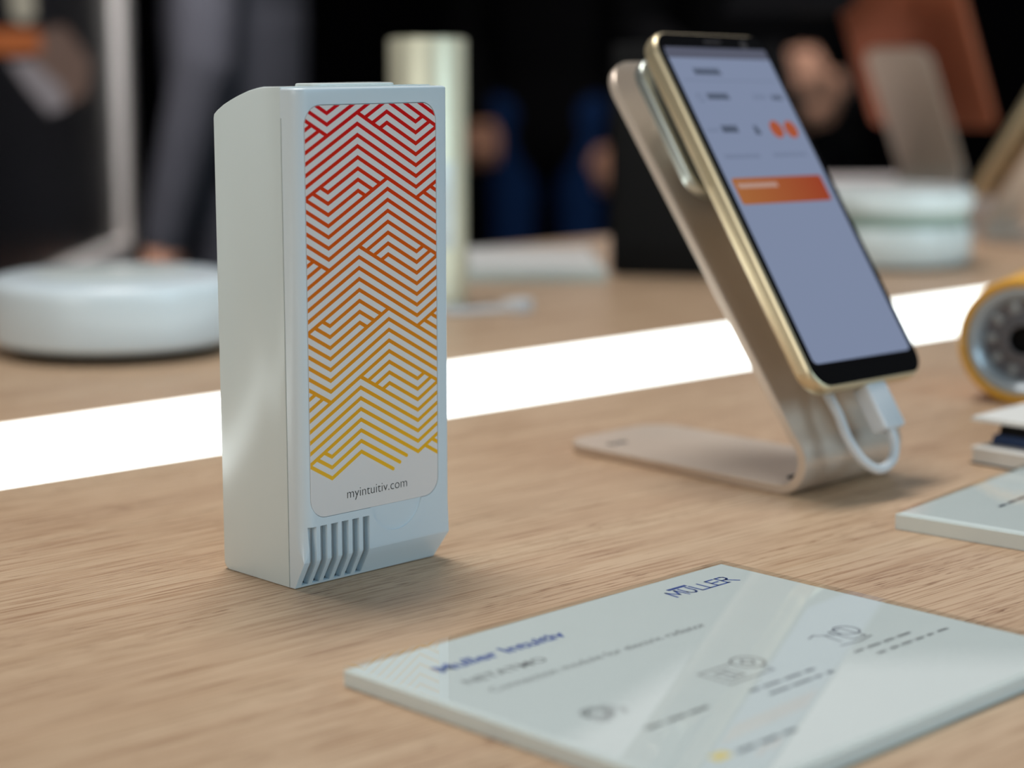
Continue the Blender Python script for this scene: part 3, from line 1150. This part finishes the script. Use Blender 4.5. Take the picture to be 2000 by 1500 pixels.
vt = zz
ax = Vector((-0.95, -0.32, 0)).normalized()       # the open end looks to the left of the camera
q6 = place(1990, 0.856)
val = thing('radiator_valve', 'amber-ringed round valve head lying on its side at the right edge', 'valve', (q6.x, q6.y, 27.1 * MM))
val.rotation_euler = ax.to_track_quat('Z', 'Y').to_euler()
link('amber_shell', lathe('amber_shell', [(23.4, -1), (24.4, 0.6), (26.2, 0.6), (27.0, -0.6), (27.0, -60), (26, -62), (0, -62)], 72), M['yellow'], val)
link('collar_ring', lathe('collar_ring', [(23.5, -6), (23.5, -1.2), (22.6, -0.4), (20.5, -0.6), (18.5, -2.5), (17.2, -5), (17.2, -9)], 72), M['valve_grey'], val)
link('bowl', lathe('bowl', [(23.5, -5), (17.3, -5.5), (16.6, -7.5), (13, -9), (10, -8), (8.0, -5), (7.2, -4.6), (6.4, -5), (6.2, -14)], 72), M['valve_inner'], val)
link('pin_hole', lathe('pin_hole', [(6.3, -5.4), (5.6, -9), (0, -12)], 48), M['black'], val)
for k in range(10):
    b_ = box('thread_rib', (12.0, 16.6, -1.4, 1.4, -8.8, -6.6), M['valve_grey'], val, bev=.3)
    b_.rotation_euler = (0, 0, 2 * math.pi * k / 10)

# =====================================================================
# white-framed screen and people in the dark hall behind
# =====================================================================
# bottom right corner of the frame and its left end, from the picture
A0 = place(245, 2.87)
A1 = place(70, 2.40)
dvec = (A0 - A1).normalized()
kz = -0.150
kio = thing('framed_screen', 'tall dark screen in a white frame at the left edge of the hall', 'screen', (A0.x, A0.y, FLOOR_Z), math.atan2(dvec.y, dvec.x))
zb = (kz - FLOOR_Z) * 1000
FW = 58
box('frame_post', (-FW, 0, -26, 26, zb, zb + 900), M['frame_white'], kio, bev=6)
box('frame_post', (-960, -960 + FW, -26, 26, zb, zb + 900), M['frame_white'], kio, bev=6)
box('frame_rail', (-960, 0, -26, 26, zb - FW * .35, zb + FW * .65), M['frame_white'], kio, bev=6)
box('frame_rail', (-960, 0, -26, 26, zb + 900 - FW, zb + 900), M['frame_white'], kio, bev=6)
box('display', (-960 + FW, -FW, -10, 12, zb + 20, zb + 860), M['screen_off'], kio)
# picture showing on the display: dark ground, warm diagonal shapes
_o = Vector((A0.x, A0.y, 0)) - 0.0105 * Vector((-dvec.y, dvec.x, 0))
_n = Vector((-dvec.y, dvec.x, 0))


def on_display(px, py):
    up_ = RIGHT.cross(fwd)
    d = fwd + RIGHT * ((px - 1000) / F_PX) - up_ * ((py - 750) / F_PX)
    p = CAM_LOC + d * ((_o - CAM_LOC).dot(_n) / d.dot(_n))
    return ((p - _o).dot(dvec), p.z - FLOOR_Z)


for nm_, cl_, pts_, lv in (('picture_shape', lin(92, 72, 62), [(70, 60), (125, 50), (178, 120), (170, 185), (110, 215), (60, 150)], 0.2),
                           ('picture_shape', lin(120, 114, 116), [(15, 118), (60, 118), (120, 170), (128, 210), (95, 222), (50, 170)], 0.4),
                           ('picture_shape', lin(150, 80, 34), [(-40, 60), (20, 55), (75, 60), (80, 100), (25, 108), (-40, 100)], 0.6),
                           ('picture_shape', lin(150, 144, 128), [(15, -30), (62, -30), (66, 30), (48, 46), (24, 36)], 0.8)):
    pp = [on_display(*q) for q in pts_]
    me_ = bpy.data.meshes.new(nm_)
    me_.from_pydata([(a_, (-10.0 - lv) * MM - 0.001, b_) for a_, b_ in pp], [], [tuple(range(len(pp)))])
    link(nm_, me_, mat('lit_picture', (0.02, 0.02, 0.02), 0.4, noise=0.0, emit=cl_, estr=0.85), kio)
box('column', (-560, -420, 14, 60, 30, zb + 300), M['black'], kio, bev=4)
box('base_plate', (-760, -220, -90, 90, 0, 30), M['black'], kio, bev=4)

# ---- people ----------------------------------------------------------


def cap_mesh(a, b, ra, rb, n=14, hemi=5):
    a, b = Vector(a), Vector(b)
    t = (b - a)
    L = t.length
    t = t / L if L > 1e-9 else Vector((0, 0, 1))
    u_ = t.orthogonal().normalized()
    w_ = t.cross(u_)
    V, Fc = [], []
    rows = []
    for c_, r_, rng in ((a, ra, [(-90 + 90 * k / hemi) for k in range(hemi + 1)]), (b, rb, [90 * k / hemi for k in range(hemi + 1)])):
        for ang in rng:
            h, rr = math.sin(R(ang)) * r_, max(math.cos(R(ang)) * r_, 1e-4)
            rows.append([c_ + t * h + (u_ * math.cos(2 * math.pi * k / n) + w_ * math.sin(2 * math.pi * k / n)) * rr for k in range(n)])
    for r_ in rows:
        V += r_
    for i in range(len(rows) - 1):
        for k in range(n):
            Fc.append((i * n + k, i * n + (k + 1) % n, (i + 1) * n + (k + 1) % n, (i + 1) * n + k))
    Fc.append(tuple(range(n - 1, -1, -1)))
    Fc.append(tuple(range((len(rows) - 1) * n, len(rows) * n)))
    return V, Fc


def person(label, loc, rz, top, legs, arms, height=1.0, jacket=False):
    """standing figure facing local -y; arms: per side (elbow, wrist, hand direction) in local metres"""
    prim = []     # (a, b, ra, rb, squash-y, material)

    def P(a, b, ra, rb, m, sq=1.0):
        prim.append((Vector(a), Vector(b), ra, rb, m, sq))
    SK, TP, LG, EY, SH = 0, 1, 2, 3, 4
    P((0, .0, 1.27), (0, .0, 1.36), .165, .15, TP, .68)
    P((0, .0, 1.02), (0, 0, 1.2), .145, .155, TP, .70)
    P((0, .01, .86 if jacket else .92), (0, .01, .97), .165, .155, TP if jacket else LG, .75)
    P((-.15, .01, 1.41), (.15, .01, 1.41), .062, .062, TP)
    P((0, .01, 1.42), (0, -.005, 1.55), .058, .052, SK)
    P((0, -.01, 1.62), (0, -.012, 1.68), .078, .088, SK)
    P((0, -.035, 1.575), (0, -.03, 1.6), .05, .06, SK)
    P((0, -.098, 1.63), (0, -.112, 1.615), .012, .016, SK)
    P((-.02, -.094, 1.582), (.02, -.094, 1.582), .008, .008, SK)
    for s in (-1, 1):
        P((s * .087, .0, 1.61), (s * .09, .005, 1.645), .016, .019, SK)
        P((s * .033, -.088, 1.648), (s * .034, -.089, 1.648), .011, .011, EY)
        P((s * .09, .0, .90), (s * .1, -.01, .50), .092, .06, LG)
        P((s * .1, -.01, .50), (s * .105, .02, .11), .062, .05, LG)
        P((s * .105, .03, .06), (s * .12, -.14, .04), .045, .038, SH)
        el, wr, hd = arms[0 if s < 0 else 1]
        sh = Vector((s * .19, .01, 1.40))
        el, wr, hd = Vector(el), Vector(wr), Vector(hd).normalized()
        P(sh, el, .058, .046, TP)
        P(el, wr, .045, .032, TP)
        P(wr, wr + hd * .03, .028, .03, SK)
        fa = (el - wr).normalized()
        side = hd.cross(Vector((0, -1, 0.3))).normalized()
        nrm = side.cross(hd).normalized()
        pc = wr + hd * .055
        for j in range(4):
            o_ = side * (.033 - .022 * j)
            k0 = wr + hd * .04 + o_ * .7
            k1 = wr + hd * (.095) + o_
            ln_ = (.030, .036, .034, .026)[j]
            P(k0, k1, .016, .0125, SK)
            k2 = k1 + (hd * .85 - nrm * .5).normalized() * ln_
            k3 = k2 + (hd * .45 - nrm * .9).normalized() * ln_ * .8
            P(k1, k2, .0095, .0088, SK)
            P(k2, k3, .0088, .0078, SK)
        th0 = wr + hd * .03 + side * .03
        th1 = th0 + (side * .8 + hd * .7).normalized() * .036
        th2 = th1 + (hd * .9 - nrm * .4 + side * .1).normalized() * .032
        P(th0, th1, .014, .0115, SK)
        P(th1, th2, .011, .009, SK)
    V, Fc = [], []
    for a, b, ra, rb, m, sq in prim:
        v, f = cap_mesh(a, b, ra, rb)
        i = len(V)
        V += [(p.x, a.y + (p.y - a.y) * sq, p.z) for p in v]
        Fc += [tuple(k + i for k in q) for q in f]
    me = bpy.data.meshes.new('raw')
    me.from_pydata([tuple(p) for p in V], [], Fc)
    o_ = bpy.data.objects.new('work', me)
    COL.objects.link(o_)
    md = o_.modifiers.new('r', 'REMESH')
    md.mode = 'VOXEL'
    md.voxel_size = 0.0075
    ms = o_.modifiers.new('s', 'SMOOTH')
    ms.factor, ms.iterations = 0.5, 3
    out = bpy.data.meshes.new_from_object(o_.evaluated_get(bpy.context.evaluated_depsgraph_get()))
    bpy.data.objects.remove(o_)
    out.name = 'body'
    nf = len(out.polygons)
    cen = np.empty(nf * 3)
    out.polygons.foreach_get('center', cen)
    cen = cen.reshape(-1, 3)
    best, idx = np.full(nf, 1e9), np.zeros(nf, int)
    for a, b, ra, rb, m, sq in prim:
        A_, B_ = np.array(a), np.array(b)
        q = cen.copy()
        q[:, 1] = A_[1] + (q[:, 1] - A_[1]) / sq
        d = B_ - A_
        t = np.clip(((q - A_) @ d) / max(d @ d, 1e-9), 0, 1)
        dist = np.linalg.norm(q - (A_ + t[:, None] * d), axis=1) - (ra + (rb - ra) * t)
        if m == EY:
            dist -= 0.001
        w = dist < best
        best[w] = dist[w]
        idx[w] = m
    out.materials.clear()
    for m in (M['skin'], top, legs, M['eye'], M['black']):
        out.materials.append(m)
    out.polygons.foreach_set('material_index', idx.astype(np.int32))
    out.polygons.foreach_set('use_smooth', np.ones(nf, bool))
    t = thing('person', label, 'person', loc, rz)
    link('body', out, None, t)
    # hair
    hv = []
    for i in range(9):
        ph = R(90 * i / 8)
        hv.append([(.098 * math.cos(ph) * math.cos(2 * math.pi * k / 24) * 1000,
                    (.008 + .112 * math.cos(ph) * math.sin(2 * math.pi * k / 24)) * 1000,
                    (1.665 + (.03 if math.sin(2 * math.pi * k / 24) < -.4 else -.04) * math.cos(ph) + .112 * math.sin(ph)) * 1000) for k in range(24)])
    link('hair', loft('hair', hv), M['hair'], t)
    t.scale = (height, height, height)
    return t


FACE_CAM = math.atan2(FWD_H.y, FWD_H.x) - math.pi / 2      # local -y looks at the camera


def hang(s, y=-.02, z=.0):
    return ((s * .245, .02 + y * .3, 1.13), (s * .25, y - .03, .885 + z), (s * -.05, -.12, -1))


w1 = place(475, 2.95)
person('person in charcoal clothes seen from the side, arms hanging, behind the round puck', (w1.x, w1.y, FLOOR_Z), FACE_CAM - R(96), M['cloth_grey'], M['cloth_grey'],
       [hang(-1, -.03), hang(1, -.02)], 0.95)
w2_ = place(1066, 5.8)
person('person in black jacket and navy trousers standing with arms hanging, behind the gold cylinder', (w2_.x, w2_.y, FLOOR_Z), FACE_CAM, M['cloth_black'], M['cloth_navy'],
       [((-.25, .02, 1.13), (-.185, -.07, .90), (.0, -.1, -1)), ((.25, .02, 1.12), (.19, -.07, .83), (.0, -.1, -1))], jacket=True)
w3 = place(1488, 3.9)
person('person in black clothes holding a phone behind the lit phone', (w3.x, w3.y, FLOOR_Z), FACE_CAM, M['cloth_black'], M['cloth_black'],
       [((-.25, .02, 1.12), (-.08, -.22, 1.02), (.6, -.3, .25)), ((.25, .02, 1.10), (.062, -.235, .955), (-.25, -.25, .85))])
w4 = place(1503, 3.61)
hp_ = thing('phone', 'black phone held in the hands of the person in black', 'phone', (w4.x, w4.y, 0.085), rot=(R(-15), R(-12), FACE_CAM))
link('back_shell', loft('back_shell', [[(x, y, z) for x, z in rrect(-34, 34, -70, 70, 8, 5)] for y in (0, 7)]), M['black'], hp_)
link('front_glass', loft('front_glass', [[(x, y, z) for x, z in rrect(-33, 33, -69, 69, 7, 5)] for y in (-.6, 0.1)]), M['black'], hp_)

# =====================================================================
# ceiling rafts of the hall: pale back-lit panels, seen mirrored in the acrylic
# =====================================================================
RAFT_Z = 2.25
run = (FWD_H * math.cos(R(28.6)) + RIGHT * math.sin(R(28.6))).normalized()
side = Vector((run.y, -run.x, 0))
M['raft'] = mat('backlit_ceiling_panel', (0.7, 0.7, 0.7), 0.6, noise=0.0, emit=(1.0, 0.955, 0.935), estr=0.72)


def raft(label, s0, s1, r0, r1):
    """panel between run distances r0..r1 and side offsets s0..s1 from the camera (m)"""
    p = CAM_LOC + run * ((r0 + r1) / 2) + side * ((s0 + s1) / 2)
    t = thing('ceiling_panel', label, 'ceiling light', (p.x, p.y, RAFT_Z), math.atan2(run.y, run.x))
    hx, hy = (r1 - r0) * 500, (s1 - s0) * 500
    box('diffuser', (-hx, hx, -hy, hy, 0, 20), M['raft'], t)
    box('edge_trim', (-hx - 20, hx + 20, -hy - 20, -hy, -5, 60), M['frame_white'], t)
    box('edge_trim', (-hx - 20, hx + 20, hy, hy + 20, -5, 60), M['frame_white'], t)
    return t


raft('wide backlit ceiling panel mirrored in the acrylic plates', -2.98, 1.2, 4.0, 11)

# glowing panel added out of view to warm the base of the phone stand
sg = CAM_LOC + (FWD_H + RIGHT * (450 / F_PX)).normalized() * 7.45
sign = thing('pink_fill_panel', 'added unseen pale pink glowing panel on the dark back wall above the people', 'fill panel', (sg.x, sg.y, 0.95), math.atan2(RIGHT.y, RIGHT.x))
box('light_panel', (-640, 640, -30, 0, 0, 780), mat('pink_fill_glow', (0.6, 0.55, 0.53), 0.6, noise=0.0, emit=(1.0, 0.84, 0.78), estr=1.25), sign)
box('case', (-660, 660, -20, 60, -20, 800), M['frame_white'], sign)
